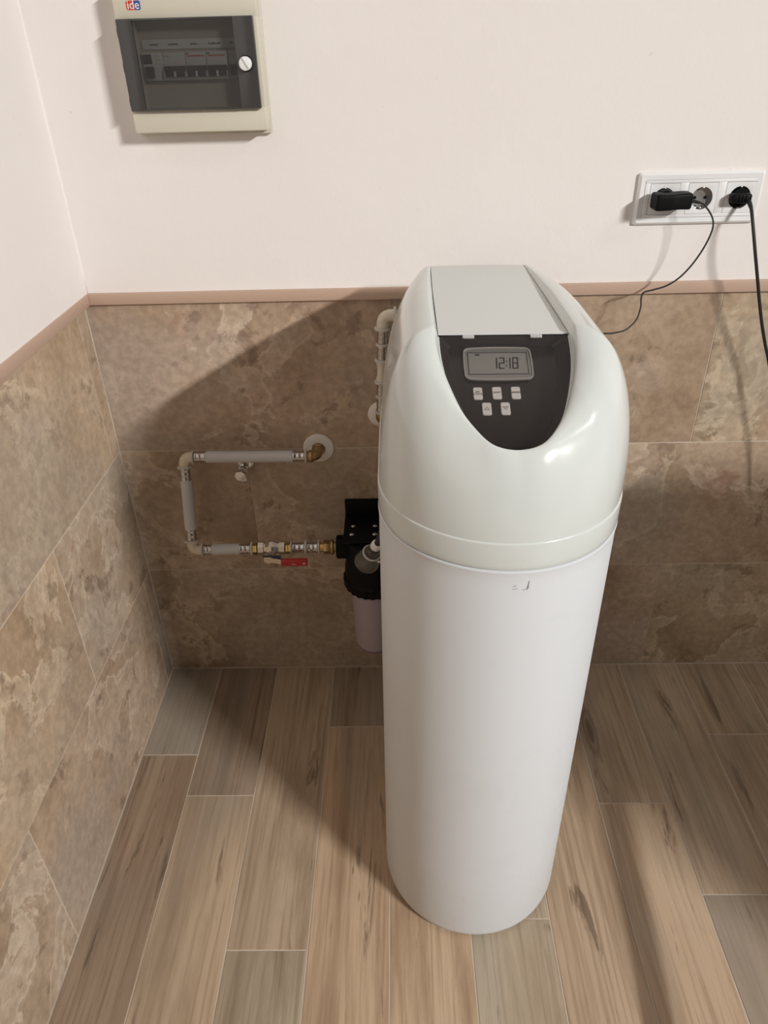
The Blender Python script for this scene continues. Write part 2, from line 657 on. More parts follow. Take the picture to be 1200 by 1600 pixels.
TG = .0026
TW = .6603
for row, j0 in ((0, .6085), (1, .2840), (2, .6097)):
    xs = [.001] + [j0 + TW * i for i in range(0, 6) if j0 + TW * i < XR] + [XR]
    if j0 - TW > .02: xs.insert(1, j0 - TW)
    for a, b in zip(xs[:-1], xs[1:]):
        w = b - a - .0016
        if w < .01: continue
        q = random.uniform(.93, 1.05)
        piece('tile', tile_mesh('back', w, HT - TG), ((a + b) / 2, 0, row * HT + HT / 2), wall_back, (q, q * random.uniform(.98, 1.01), q * random.uniform(.97, 1.02)))
LT = {(2, 0): (1.0, 1.0, 1.0), (2, 1): (1.04, 1.03, 1.0), (1, 0): (.96, .97, .98), (1, 1): (1.04, 1.02, .98), (0, 0): (.9, .92, .95), (0, 1): (.98, .97, .98), (0, 2): (.98, 1.0, 1.02)}
for row, j0 in ((0, -.0465), (1, -.3825), (2, -.0465)):
    ys = [-.001] + [j0 - .6685 * i for i in range(0, 6) if j0 - .6685 * i > YF] + [YF]
    for i, (a, b) in enumerate(zip(ys[:-1], ys[1:])):
        w = a - b - TG
        if w < .01: continue
        piece('tile', tile_mesh('left', w, HT - TG), (0, (a + b) / 2, row * HT + HT / 2), wall_left, LT.get((row, i), (1, 1, 1)))

bm = nb(); box(bm, .014, XR, -.009, .004, .9982, 1.0215, .002)
struct('trim_1', bm, M_TRIM)
bm = nb(); box(bm, -.004, .0165, YF, -.009, .9982, 1.0215, .002)
struct('trim_2', bm, M_TRIM)
bm = nb(); box(bm, XR, XR + .2, YF - .2, .2, -.12, ZC + .1)
struct('wall_right', bm, M_CONC)
bm = nb(); box(bm, -.2, XR + .2, YF - .2, YF, -.12, ZC + .1)
struct('wall_front', bm, M_CONC)
bm = nb(); box(bm, -.2, XR + .2, YF - .2, .2, ZC, ZC + .15)
struct('ceiling', bm, M_CONC)

# ------------------------------------------------------------------ ceiling lamp (out of frame, gives the light)
lt = thing('floodlight', 'grey floodlight on a ceiling bracket behind the camera on the right, out of view', 'lamp', tuple(LAMP))
def lbox(x0, x1, y0, y1, n0, n1, bev):
    b = nb(); box(b, x0, x1, y0, y1, n0, n1, bev)
    R = Matrix((_lx, _ly, _n)).transposed()
    for v in b.verts: v.co = LAMP + R @ v.co
    return b
obj('housing', lbox(-.51, .51, -.08, .08, -.06, -.012, .008), M_TAB, lt)
obj('front_glass', lbox(-.495, .495, -.068, .068, -.012, -.006, .002), M_WHITE, lt)
bm = nb(); cyl(bm, LAMP - _n * .05, Vector((LAMP.x - _n.x * .12, LAMP.y - _n.y * .12, ZC)), .012, 12)
obj('bracket', bm, M_TAB, lt)

lp = thing('fill_panel', 'square white fill light panel added on the ceiling far right, out of view', 'lamp', (PANEL.x, PANEL.y, ZC))  # unseen fill panel, added to lift the left wall and right-hand shade
bm = nb(); box(bm, PANEL.x - .31, PANEL.x + .31, PANEL.y - .31, PANEL.y + .31, PANEL.z + .012, ZC, .004)
obj('frame', bm, M_WHITE, lp)
bm = nb(); box(bm, PANEL.x - .29, PANEL.x + .29, PANEL.y - .29, PANEL.y + .29, PANEL.z + .004, PANEL.z + .012, .001)
obj('diffuser', bm, M_WHITE, lp)

# ------------------------------------------------------------------ invented cabinet (unseen right of the frame, added to shade the lower right)
SX0, SX1, SY0, SY1, SZ = 1.72, 2.35, -1.155, -.68, 1.04
sc = thing('shade_cabinet', 'made-up white two-door cabinet right of the view, added to shade the lower right', 'cabinet', ((SX0 + SX1) / 2, (SY0 + SY1) / 2, 0))
bm = nb(); box(bm, SX0, SX1, SY0 + .02, SY1, .05, SZ, .003)
obj('body', bm, M_CWHITE, sc)
for i in range(2):
    a = SX0 + .004 + i * (SX1 - SX0) / 2
    bm = nb(); box(bm, a, a + (SX1 - SX0) / 2 - .008, SY0, SY0 + .02, .06, SZ - .01, .002)
    d = obj('door', bm, M_CWHITE, sc)
    kx = a + ((SX1 - SX0) / 2 - .045 if i == 0 else .035)
    bm = nb(); lathe(bm, (kx, SY0, .62), (0, -1, 0), [(.006, 0), (.006, .012), (.012, .018), (.012, .024), (.008, .027)], 16)
    obj('knob', bm, M_STEEL, d)
for px in (SX0 + .04, SX1 - .04):
    for py in (SY0 + .06, SY1 - .04):
        bm = nb(); cyl(bm, (px, py, 0), (px, py, .055), .018, 16)
        obj('foot', bm, M_BLACK, sc)

# invented slim pole against the cabinet edge, unseen, added to cast the floor stripe
pole = thing('shadow_pole', 'made-up slim wooden pole just out of view, added to cast a stripe of shadow on the floor', 'pole', (1.05, -.96, 0))
pa_, pb_ = Vector((1.05, -.975, .004)), Vector((2.19, -1.337, 1.05))
pd_ = (pb_ - pa_).normalized()
bm = nb(); cyl(bm, pa_ + pd_ * .03, pb_ + pd_ * .12, .0175, 16, True, .003)
obj('shaft', bm, M_POLE, pole)
bm = nb(); cyl(bm, pa_, pa_ + pd_ * .035, .0190, 16, True, .003)
obj('rubber_tip', bm, M_BLACKM, pole)

# ------------------------------------------------------------------ water softener
AX, LEAN = .757, .0085
YB, YC, RAD, ZS, ZG = -.100, -.553, .1685, .865, .906
TPy, TPz, BTy, BTz = -.503, 1.0944, -.6836, 1.013
LW = math.hypot(TPy - BTy, TPz - BTz)
COS, SIN = (TPy - BTy) / LW, (TPz - BTz) / LW
UV = [(.0865, 0), (.0862, .02), (.0852, .04), (.083, .06), (.0795, .08), (.0716, .113), (.0605, .147), (.044, .176), (.0315, .190), (.019, .196), (.008, .198), (0, .1982)]


def smooth_tab(x, xs, ys):
    if x <= xs[0]: return ys[0]
    for i in range(len(xs) - 1):
        if x <= xs[i + 1]:
            f = (x - xs[i]) / (xs[i + 1] - xs[i])
            return ys[i] + (ys[i + 1] - ys[i]) * f * f * (3 - 2 * f)
    return ys[-1]


def lerp_tab(x, xs, ys):
    if x <= xs[0]: return ys[0]
    for i in range(len(xs) - 1):
        if x <= xs[i + 1]:
            return ys[i] + (ys[i + 1] - ys[i]) * (x - xs[i]) / (xs[i + 1] - xs[i])
    return ys[-1]


_dense = catmull([(u, v, 0) for u, v in UV], 10)
_ang = [math.atan2(p.y, max(p.x, 0)) for p in _dense]
_rad = [math.hypot(p.x, p.y) for p in _dense]


def u_outline(a):
    r = lerp_tab(a, _ang, _rad)
    return r * math.cos(a), r * math.sin(a)


def lid_hw(y):
    return .0865 - .0070 * max(0.0, min(1.0, (y - TPy) / (YB - TPy))) ** 1.8


def inner(t):
    if t <= 1:
        y = YB + (TPy - YB) * t
        return Vector((lid_hw(y), y, TPz - .040 * max(0, (y + .150) / (YB + .150)) ** 2))
    u, v = u_outline((t - 1) * PI / 2)
    return Vector((u, TPy - v * COS, TPz - v * SIN))


def outer(t, rad=RAD):
    if t <= 1:
        y = YB + (YC - YB) * t
        return rad - .016 * max(0, (y + .4) / .28) ** 2, y
    a = (t - 1) * PI / 2
    return rad * math.cos(a), YC - rad * math.sin(a)


def onorm(t):
    if t <= 1: return Vector((1, 0, 0))
    a = (t - 1) * PI / 2
    return Vector((math.cos(a), -math.sin(a), 0))


def ridge_h(t):
    return lerp_tab(t, [0, .12, .25, .6, 1, 1.3, 1.6, 1.85, 2], [-.004, .001, .005, .0105, .0115, .0125, .0115, .0070, .0035])


def shell_pts(t, sg, n):
    k1 = lerp_tab(t, [1.3, 2], [.62, .50]); bul = -.002; sk = .006
    k2 = smooth_tab(t, [0, .5, 1, 1.35, 2], [.35, .7, .75, .66, .30])
    drop = smooth_tab(t, [0, .5], [.006, -.003])
    ox, oy = outer(t); I = inner(t)
    d = Vector((ox - I.x, oy - I.y, 0)).normalized()
    R = I + d * lerp_tab(t, [0, .2, .6, 1, 1.6, 2], [.0035, .0050, .0090, .0095, .0085, .0040]) + Vector((0, 0, ridge_h(t)))
    B = Vector((ox, oy, ZG))
    d = Vector((B.x - R.x, B.y - R.y, 0)); L = d.length; nn = d.normalized()
    H = R.z - ZG
    P1 = B + onorm(t) * bul + Vector((sg * sk * .7, 0, k1 * H))
    P2 = R + nn * k2 * L + Vector((sg * sk, 0, -drop))
    out = []
    for i in range(n):
        s = i / (n - 1)
        out.append((1 - s) ** 3 * B + 3 * (1 - s) ** 2 * s * P1 + 3 * (1 - s) * s * s * P2 + s ** 3 * R)
    # rounded lip, then the recess wall down to the lid
    f = min(1.0, max(.15, ridge_h(t) / .012))
    low = I + Vector((0, 0, .0004)) + nn * .0006
    for q in (.10, .22, .36, .52, .70, .86):
        # rounded lip easing into a slanted inner flank
        p = R.lerp(low, q)
        out.append(p + Vector((0, 0, .0022 * f * math.sin(PI * min(1, q * 1.25)) if q < .8 else 0)))
    out.append(low)
    out.append(I + Vector((0, 0, -.004)) + nn * .0004)
    out.append(I + Vector((0, 0, -.016)))
    return out


SOFT_Y = -.42
ws = thing('water_softener', 'tall white cabinet water softener with a dark control window, standing on the floor', 'water softener', (AX, SOFT_Y, 0))
ws.rotation_euler = (0, LEAN, 0)
ORG[ws] = Vector((0, SOFT_Y, 0))     # built about x = 0, world y and z

ts_side = [0, .015, .03, .045, .06, .08, .10] + [i / 40 for i in range(5, 41)]
ts_front = [1 + i / 64 for i in range(1, 65)]
T_ALL = ts_side + ts_front
LOOP = [(t, -1) for t in T_ALL] + [(t, 1) for t in reversed(T_ALL[:-1])]     # left back -> front -> right back


def contour(rad, z, back=YB):
    pts = []
    for t, s in LOOP:
        ox, oy = outer(t, rad)
        pts.append(Vector((s * ox, min(oy, back), z)))
    return pts


# lower cabinet: rounded foot, straight wall, top rim
rs = []
for r, z in ((RAD - .030, 0.0), (RAD - .016, .0015), (RAD - .006, .006), (RAD - .0015, .013), (RAD, .022), (RAD, .2), (RAD, .4), (RAD, .6), (RAD, .84), (RAD + .0002, .856), (RAD + .0010, .8600), (RAD + .0013, .8620), (RAD + .0008, .8634), (RAD - .0010, .8640), (RAD - .004, .8640)):
    rs.append(contour(r, z, -.172))
bm = nb(); rings(bm, rs, True, True, True)
bmesh.ops.remove_doubles(bm, verts=bm.verts[:], dist=1e-6)
cab = obj('cabinet', bm, M_CAB, ws, 50)
# faint pencil-like print mark under the rim
bm = nb()
for (a0, a1, z0, z1) in ((.018, .055, .836, .8365), (.02, .045, .8405, .841), (.095, .125, .8345, .835), (.128, .130, .834, .8375), (.13, .137, .8375, .8445), (.137, .139, .836, .848)):
    P = []
    for i in range(5):
        f = i / 4; a = a0 + (a1 - a0) * f; z = z0 + (z1 - z0) * f
        P.append((math.sin(a) * (RAD + .0003), YC - math.cos(a) * (RAD + .0003), z))
    tube(bm, P, .0005, 6)
obj('print_mark', bm, M_SCUFF, cab)

# head cover: skirt, step groove, shell, lip
cols = []
for t, s in LOOP:
    ox, oy = outer(t)
    n_ = onorm(t)
    def pt(off, z):
        return Vector((s * (ox + n_.x * off), oy + n_.y * off, z))
    col = [pt(-.006, .8652), pt(.0002, .8655), pt(.0008, .8668), pt(.0011, .8720), pt(.0013, .9030), pt(.0010, .9047), pt(.0004, .9056), pt(-.0004, .9059)]
    sh = shell_pts(t, s, 34)
    for i, p in enumerate(sh):
        q = Vector((s * p.x, p.y, p.z))
        # shallow moulded hand grips, one on each side
        if t < 1 and i < 34:
            yc = -.47; zc = 1.045 + (p.y - yc) * -.30
            fy = max(0, 1 - abs((p.y - yc) / .055) ** 6); fz = max(0, 1 - abs((p.z - zc) / .012) ** 4)
            dd = fy * fz * .0045
            q += Vector((-s * dd, 0, -dd * .2))
        lift = max(0.0, 1 - i / 6) * -.0004
        q += Vector((s * n_.x * lift, n_.y * lift, 0))
        col.append(q)
    cols.append(col)
rs = [[c[i] for c in cols] for i in range(len(cols[0]))]
bm = nb()
vv = rings(bm, rs, False)
# back closure: strip between left and right end columns
L = [r[0] for r in vv]; Rr = [r[-1] for r in vv]
for i in range(len(vv) - 1):
    try: bm.faces.new((L[i], L[i + 1], Rr[i + 1], Rr[i]))
    except ValueError: pass
obj('head_cover', bm, M_HEAD, ws, 50)

# flat lid behind the window
HWL = .0862
lid_pts = [Vector((-HWL, y_, TPz - .040 * max(0, (y_ + .150) / (YB + .150)) ** 2)) for y_ in (YB - .0005, YB - .008, YB - .016, YB - .024, YB - .032, YB - .042, YB - .05, -.30, TPy - .001)]
bm = nb()
rows = []
for k in range(13):
    fx = -1 + 2 * k / 12
    rows.append([Vector((fx * (lid_hw(p.y) - .0003), p.y, p.z + .0012 * (1 - fx * fx))) for p in lid_pts] + [Vector((fx * HWL, TPy - .001, TPz - .0012))])
rings(bm, rows, False)
obj('lid', bm, M_LID, ws, 40)

# the window plane: o at top middle, u = x, v = down the slope, n = up
WO = Vector((0, TPy - .001, TPz - .0012))
WU = Vector((1, 0, 0)); WV = Vector((0, -COS, -SIN)); WN = Vector((0, -SIN, COS))


def wp(u, v, n=0.0):
    return WO + WU * u + WV * v + WN * n


def u_poly(sc_=1.0, top=0.0):
    pts = [(-.0865 * sc_ + .004, top), (-.0865 * sc_, top + .004)]
    N = 60
    for i in range(2, N + 1):
        u, v = u_outline(PI / 2 * i / N)
        pts.append((-u * sc_, max(v * sc_, top + .004)))
    for i in range(N - 1, 1, -1):
        u, v = u_outline(PI / 2 * i / N)
        pts.append((u * sc_, max(v * sc_, top + .004)))
    pts += [(.0865 * sc_, top + .004), (.0865 * sc_ - .004, top)]
    return pts


DP = -.020        # the board lies 20 mm under the smoked window
brd = u_poly(.985, .0)
fl_ = [(u * .83 - .001, v * .945 + .001) for u, v in brd]
bm = nb(); rings(bm, [[wp(u, v, DP - .001) for u, v in fl_], [wp(u, v, DP) for u, v in fl_]], True, True, True)
board = obj('control_board', bm, M_BOARD, ws)
bm = nb()
rings(bm, [[wp(u, v, -.0012) for u, v in brd], [wp(u, v, -.006) for u, v in [(x * .985, y * .99 + .0005) for x, y in brd]], [wp(u, v, DP + .0004) for u, v in fl_]], True)
obj('recess_wall', bm, M_RECESS, ws)
# white rim bead around the window
bm = nb()
path = [wp(u, v, .0006) for u, v in u_poly(.996, .0)][1:-1]
tube(bm, path, .0011, 8)
obj('window_rim', bm, M_HEAD, ws, 180)
# smoked cover
bm = nb()
rings(bm, [[wp(u, v, -.0016) for u, v in u_poly(.990, .0006)], [wp(u, v, .0002) for u, v in u_poly(.990, .0006)]], True, True, True)
obj('window_cover', bm, M_SMOKE, ws)
for uc in (-.0462, .0435):
    bm = nb(); slab(bm, rrect(.0155, .0055, .0012, 3), wp(uc, .0034), WU, WV, WN, -.001, .0012, .0004)
    obj('hinge_tab', bm, M_TAB, ws)

# display
def barrel(w, h, bulge, r, n=6):
    """rectangle with gently bowed sides and rounded corners"""
    pts = []
    for (x, y) in rrect(w, h, r, n):
        pts.append((x * (1 + bulge * .4 * (1 - (2 * y / h) ** 2)), y * (1 + bulge * (1 - (2 * x / w) ** 2))))
    # densify long edges
    out = []
    for i, p in enumerate(pts):
        q = pts[(i + 1) % len(pts)]
        out.append(p)
        if math.hypot(q[0] - p[0], q[1] - p[1]) > .008:
            for k in range(1, 10):
                f = k / 10; X = p[0] + (q[0] - p[0]) * f; Y = p[1] + (q[1] - p[1]) * f
                if abs(p[1] - q[1]) < 1e-3 * 2 and abs(p[1]) > h * .3:
                    yy = math.copysign(h / 2, p[1]); Y = yy * (1 + bulge * (1 - (2 * X / w) ** 2))
                else:
                    xx = math.copysign(w / 2, p[0]); X = xx * (1 + bulge * .4 * (1 - (2 * Y / h) ** 2))
                out.append((X, Y))
    return out


DC = (-.0078, .0363)
dn = DP + .001
bm = nb(); slab(bm, barrel(.087, .0535, .07, .006), wp(DC[0], DC[1], 0), WU, WV, WN, dn - .001, dn + .002, .0006)
obj('display_surround', bm, M_BEZEL, board)
bm = nb()
o1 = barrel(.0885, .0555, .07, .0065); o2 = barrel(.0855, .0525, .07, .006)
ringslab(bm, o1, o2, wp(DC[0], DC[1], 0), WU, WV, WN, dn + .001, dn + .0034)
obj('display_rim', bm, M_TAB, board)
bm = nb(); ringslab(bm, rrect(.0790, .0400, .001, 3), rrect(.0772, .0382, .001, 3), wp(DC[0], DC[1] - .0005, 0), WU, WV, WN, dn + .0018, dn + .0024)
obj('display_border', bm, M_INK, board)
bm = nb(); slab(bm, rrect(.0775, .0385, .001, 3), wp(DC[0], DC[1] - .0005, 0), WU, WV, WN, dn + .0015, dn + .0021)
obj('display_screen', bm, M_LCD, board)


def seg_digit(ch, u0, v0, w, h):
    """seven-segment strokes as (u, v) quads, v runs down"""
    th = .0014
    S = {'a': ((0, 0), (w, 0)), 'g': ((0, h / 2), (w, h / 2)), 'd': ((0, h), (w, h)), 'f': ((0, 0), (0, h / 2)), 'b': ((w, 0), (w, h / 2)), 'e': ((0, h / 2), (0, h)), 'c': ((w, h / 2), (w, h))}
    on = {'1': 'bc', '2': 'abged', '8': 'abcdefg'}[ch]
    qs = []
    for k in on:
        (x0, y0), (x1, y1) = S[k]
        g = -.0002
        if y0 == y1: qs.append([(x0 + g, y0 - th / 2), (x1 - g, y0 - th / 2), (x1 - g, y0 + th / 2), (x0 + g, y0 + th / 2)])
        else: qs.append([(x0 - th / 2, y0 + g), (x0 + th / 2, y0 + g), (x0 + th / 2, y1 - g), (x0 - th / 2, y1 - g)])
    return [[(u0 + x - .06 * y, v0 + y) for x, y in q] for q in qs]


DW, DH = .0062, .0190
dv = .0262


def lcd_part(name, qs):
    b = nb()
    for q in qs:
        slab(b, q, wp(0, 0, 0), WU, WV, WN, dn + .0016, dn + .0026)
    obj(name, b, M_INK, board)


for ch, uu in (('1', -.0150), ('2', -.0052), ('1', .0026), ('8', .0126)):
    lcd_part('display_digit', seg_digit(ch, uu, dv, DW, DH))
for vv_ in (.0055, .0135):
    lcd_part('display_colon_dot', [[(.0033 - .06 * vv_, dv + vv_), (.0047 - .06 * vv_, dv + vv_), (.0047 - .06 * vv_, dv + vv_ + .0014), (.0033 - .06 * vv_, dv + vv_ + .0014)]])
lcd_part('display_icon', [[(-.0375, .0190), (-.0310, .0190), (-.0315, .0215), (-.0370, .0215)]])

WVn = -WV
for (uc, vc, tx) in ((-.0376, .0872, 'SET\nCLOCK'), (-.0131, .0867, 'NEXT'), (.0112, .0867, 'REGEN'), (-.0280, .1134, '^'), (-.0043, .1132, 'v')):
    bm = nb(); slab(bm, rrect(.0118, .0203, .0024, 5), wp(uc, vc, 0), WU, WV, WN, DP, DP + .0022, .0006)
    bt = obj('button', bm, M_BUTTON, board)
    z_ = DP + .0022
    if tx in '^v':
        w = .0034; h = .0050 * (1 if tx == 'v' else -1)
        a = [(-w, -h * .5), (w, -h * .5), (0, h * .5)]
        b_ = [(x * .78, y * .78 - h * .03) for x, y in a]
        bm = nb(); ringslab(bm, a, b_, wp(uc, vc, 0), WU, WV, WN, z_ - .0002, z_ + .0003)
        obj('button_arrow', bm, M_INK, board)
    else:
        bm = text_bm(tx, .0036 if '\n' in tx else .0038, wp(uc, vc, z_), WU, WVn, WN)
        obj('button_text', bm, M_INK, board)

# ------------------------------------------------------------------ distribution box
BX0, BX1, BZ0, BZ1, BY = .1820, .4100, 1.3035, 1.512, -.048
db = thing('distribution_box', 'beige wall-mounted electrical distribution box with a smoked door', 'fuse box', ((BX0 + BX1) / 2, -.003, BZ0))
bm = nb(); box(bm, BX0 - .001, BX1 + .0015, -.016, -.003, BZ0 - .007, BZ1 + .004, .002)
obj('back_plate', bm, M_BEIGE, db)
DX0, DX1, DZ0, DZ1 = .1845, .4040, 1.3372, 1.4668
HX0, HX1, HZ0, HZ1 = .2085, .3715, 1.3405, 1.4635    # opening behind the door
bm = nb()
box(bm, BX0, BX1, BY, -.015, BZ0, HZ0, .003)
box(bm, BX0, BX1, BY, -.015, HZ1, BZ1, .003)
box(bm, BX0, HX0, BY, -.015, HZ0 - .004, HZ1 + .004, .003)
box(bm, HX1, BX1, BY, -.015, HZ0 - .004, HZ1 + .004, .003)
obj('cover', bm, M_BEIGE, db)
bm = nb(); box(bm, HX0 - .002, HX1 + .002, -.026, -.020, HZ0 - .002, HZ1 + .002)
obj('inner_panel', bm, M_BEIGED, db)
# door: smoked frame and pane
bm = nb()
box(bm, DX0, HX0 + .001, BY - .010, BY - .0005, DZ0, DZ1, .002)
box(bm, HX1 - .001, DX1, BY - .010, BY - .0005, DZ0, DZ1, .002)
box(bm, HX0 - .001, HX1 + .001, BY - .010, BY - .0005, DZ0, DZ0 + .0030, .001)
box(bm, HX0 - .001, HX1 + .001, BY - .010, BY - .0005, DZ1 - .0032, DZ1, .001)
door = obj('door', bm, M_SMOKEF, db)
bm = nb(); box(bm, HX0 + .0005, HX1 - .0005, BY - .0075, BY - .0050, DZ0 + .0032, DZ1 - .0034)
obj('door_pane', bm, M_SMOKE2, door)
for hz in (1.350, 1.4, 1.448):
    bm = nb(); box(bm, DX0 - .0018, DX0 + .004, BY - .006, BY - .001, hz - .007, hz + .007, .0015)
    obj('hinge', bm, M_SMOKEF, door)
kx, kz = .3860, 1.4020
bm = nb(); lathe(bm, (kx, BY - .010, kz), (0, -1, 0), [(.0118, -.001), (.0118, .0012), (.0105, .0018)], 28)
obj('knob_seat', bm, M_BLACK, door)
bm = nb(); lathe(bm, (kx, BY - .010, kz), (0, -1, 0), [(.0102, 0), (.0102, .009), (.0095, .0105), (.0085, .011)], 32)
kn = obj('knob', bm, M_WHITE, door)
bm = nb()
q = [(-.0011, -.0088), (.0011, -.0088), (.0011, .0088), (-.0011, .0088)]
ca, sa = math.cos(.55), math.sin(.55)
q = [(x * ca - y * sa, x * sa + y * ca) for x, y in q]
slab(bm, q, (kx, BY - .0205, kz), (1, 0, 0), (0, 0, 1), (0, -1, 0), 0, .0010)
obj('knob_slot', bm, M_TAB, door)
# label strip, rail cover and breakers
bm = nb(); box(bm, .2130, .3700, -.0285, -.025, 1.4245, 1.4385, .0006)
st = obj('label_strip', bm, M_STRIP, db)
for (a, b) in ((.2245, .2390), (.2560, .2720), (.2930, .3040), (.3220, .3420), (.3570, .3625)):
    bm = nb()
    x = a
    while x < b - .0004:
        w_ = random.uniform(.0009, .0018)
        box(bm, x, min(x + w_, b), -.0289, -.0284, 1.4302, 1.4302 + random.uniform(.0014, .0026))
        x += w_ + .0004
    obj('label_writing', bm, M_INK, st)


def breaker(x0, x1, kind):
    t = bpy.data.objects.new('x', None)
    bm = nb(); box(bm, x0, x1 - .0006, -0.0395, -0.0235, 1.3810, 1.4205, .0008)
    body = obj('circuit_breaker', bm, M_BREAK, db)
    bpy.data.objects.remove(t)
    n = max(1, round((x1 - x0) / .0175))
    if kind == 'rcd':
        bm = nb(); box(bm, x0 + .001, x0 + .0150, -0.0410, -0.0385, 1.4045, 1.4180, .0006); obj('test_button', bm, M_BLACK, body)
        bm = nb(); box(bm, x0 + .003, x0 + .0165, -0.0455, -0.0385, 1.3840, 1.4010, .0012); obj('toggle', bm, M_BLACK, body)
        bm = nb()
        for k in range(5):
            box(bm, x0 + .019, x0 + .019 + random.uniform(.006, .013), -0.0399, -0.0394, 1.4150 - k * .0055, 1.4160 - k * .0055)
        obj('printed_marking', bm, M_TAB, body)
    else:
        bm = nb(); box(bm, x0 + .001, x1 - .0016, -0.0455, -0.0385, 1.3855, 1.4010, .0012); obj('toggle', bm, M_BLACK, body)
        for k in range(n + 1):
            xx = x0 + (x1 - x0) * k / n
            bm = nb(); box(bm, max(xx - .0022, x0), min(xx + .0014, x1 - .0008), -0.0467, -0.0385, 1.3850, 1.3935, .0005); obj('toggle_guard', bm, M_BREAK, body)
        if kind == 'red':
            bm = nb(); box(bm, x0 + .004, x1 - .003, -0.0399, -0.0394, 1.4135, 1.4155); obj('red_stripe', bm, M_ORANGE, body)
            bm = nb(); box(bm, x0 + .001, x0 + .0065, -0.0399, -0.0394, 1.4168, 1.4185); obj('printed_marking', bm, M_INK, body)
        else:
            bm = nb(); box(bm, x0 + .002, x0 + .012, -0.0399, -0.0394, 1.4140, 1.4155); obj('printed_marking', bm, M_TAB, body)


breaker(.2130, .2465, 'rcd')
breaker(.2465, .2835, 'plain')
breaker(.2835, .3185, 'red')
breaker(.3185, .3530, 'red')
breaker(.3550, .3705, 'plain')
# maker's mark
lg_c = Vector((.2150, BY, 1.4845))
bm = nb()
slab(bm, rrect(.0225, .0125, .003, 5), lg_c, (1, 0, 0), (0, 0, 1), (0, -1, 0), -.0002, .0003)
lg = obj('maker_mark', bm, M_LOGOR, db, label='small red and blue lettering mark')
bm = nb(); slab(bm, rrect(.0095, .0126, .0028, 5), lg_c + Vector((.0066, 0, 0)), (1, 0, 0), (0, 0, 1), (0, -1, 0), 0, .0005)
obj('mark_blue', bm, M_LOGOB, lg)
bm = text_bm('ide', .0165, lg_c + Vector((0, -.0005, .0002)), (1, 0, 0), (0, 0, 1), (0, -1, 0))
obj('mark_letters', bm, M_LOGOW, lg)

# ------------------------------------------------------------------ triple wall socket
SC0, SC1, SD0, SD1 = 1.0675, 1.2925, 1.1280, 1.2170
CZ = 1.1725
CXS = (1.1160, 1.1850, 1.2535)
so = thing('triple_wall_socket', 'white triple power socket on the wall right of the softener', 'socket', ((SC0 + SC1) / 2, -.003, SD0))
bm = nb()
IN0, IN1, IH = .0125, .0125, .0265
o1 = rrect(SC1 - SC0, SD1 - SD0, .004, 4)
o2 = rrect(SC1 - SC0 - .008, SD1 - SD0 - .008, .003, 4)
o3 = rrect(SC1 - SC0 - .024, SD1 - SD0 - .024, .002, 4)
c_ = Vector(((SC0 + SC1) / 2, 0, CZ))
f_ = lambda Lq, y: [c_ + Vector((x, y, z)) for x, z in Lq]
rings(bm, [f_(o1, -.003), f_(o1, -.0085), f_(o2, -.0125), f_(o3, -.0118), f_(o3, -.0095)], True, False, False)
obj('frame_plate', bm, M_WHITE, so)
# inner carrier with square openings: slim bars between and around the inserts
iw = .0262
bm = nb()
xe0, xe1, ze0, ze1 = SC0 + .0125, SC1 - .0125, SD0 + .0125, SD1 - .0125
box(bm, xe0, xe1, -.0128, -.009, CZ + iw + .0006, ze1, .0004)
box(bm, xe0, xe1, -.0128, -.009, ze0, CZ - iw - .0006, .0004)
edges_ = [xe0] + [v for c in CXS for v in (c - iw - .0006, c + iw + .0006)] + [xe1]
for i in range(0, len(edges_), 2):
    if edges_[i + 1] - edges_[i] > .001:
        box(bm, edges_[i], edges_[i + 1], -.0128, -.009, CZ - iw - .0006, CZ + iw + .0006, .0004)
obj('carrier', bm, M_WHITE, so)
for c in CXS:
    bm = nb()
    N = 48; rad = .0193
    cir = lambda r, y: [Vector((c + r * math.cos(2 * PI * i / N), y, CZ + r * math.sin(2 * PI * i / N))) for i in range(N)]
    sq = []
    for i in range(N):
        a = 2 * PI * i / N; m_ = max(abs(math.cos(a)), abs(math.sin(a)))
        sq.append(Vector((c + iw * math.cos(a) / m_, -.0130, CZ + iw * math.sin(a) / m_)))
    sq0 = [Vector((p.x, -.009, p.z)) for p in sq]
    rings(bm, [sq0, sq, cir(rad + .0006, -.0132), cir(rad, -.0130)], True)
    ins = obj('socket_insert', bm, M_WHITE, so)
    bm = nb(); rings(bm, [cir(rad, -.0130), cir(rad - .0012, -.0045), cir(rad - .003, -.0038)], True, False, True)
    obj('well', bm, M_SOCKW, ins)
    for sx in (-.0095, .0095):
        bm = nb(); lathe(bm, (c + sx, -.0038, CZ), (0, -1, 0), [(.0030, -.0002), (.0030, .0004)], 16)
        obj('pin_hole', bm, M_BLACK, ins)
    for sz in (-1, 1):
        bm = nb(); box(bm, c - .0022, c + .0022, -.0122, -.0040, CZ + sz * .0172 - .0016, CZ + sz * .0172 + .0016, .0008)
        obj('earth_clip', bm, M_STEEL, ins)
        bm = nb(); lathe(bm, (c + .006 * sz, -.0039, CZ - .0145), (0, -1, 0), [(.0024, 0), (.0020, .0012)], 14)
        obj('screw', bm, M_STEEL, ins)

# power adapter plugged sideways into the first socket
pa = thing('power_adapter', 'black plug-in power adapter in the first wall socket, thin cable to the softener', 'adapter', (CXS[0], -.013, CZ))
bm = nb()
lathe(bm, (CXS[0], -.0045, CZ), (0, -1, 0), [(.0150, 0), (.0182, .001), (.0182, .012), (.0165, .022)], 32)
obj('plug_base', bm, M_BLACK, pa)
bm = nb()
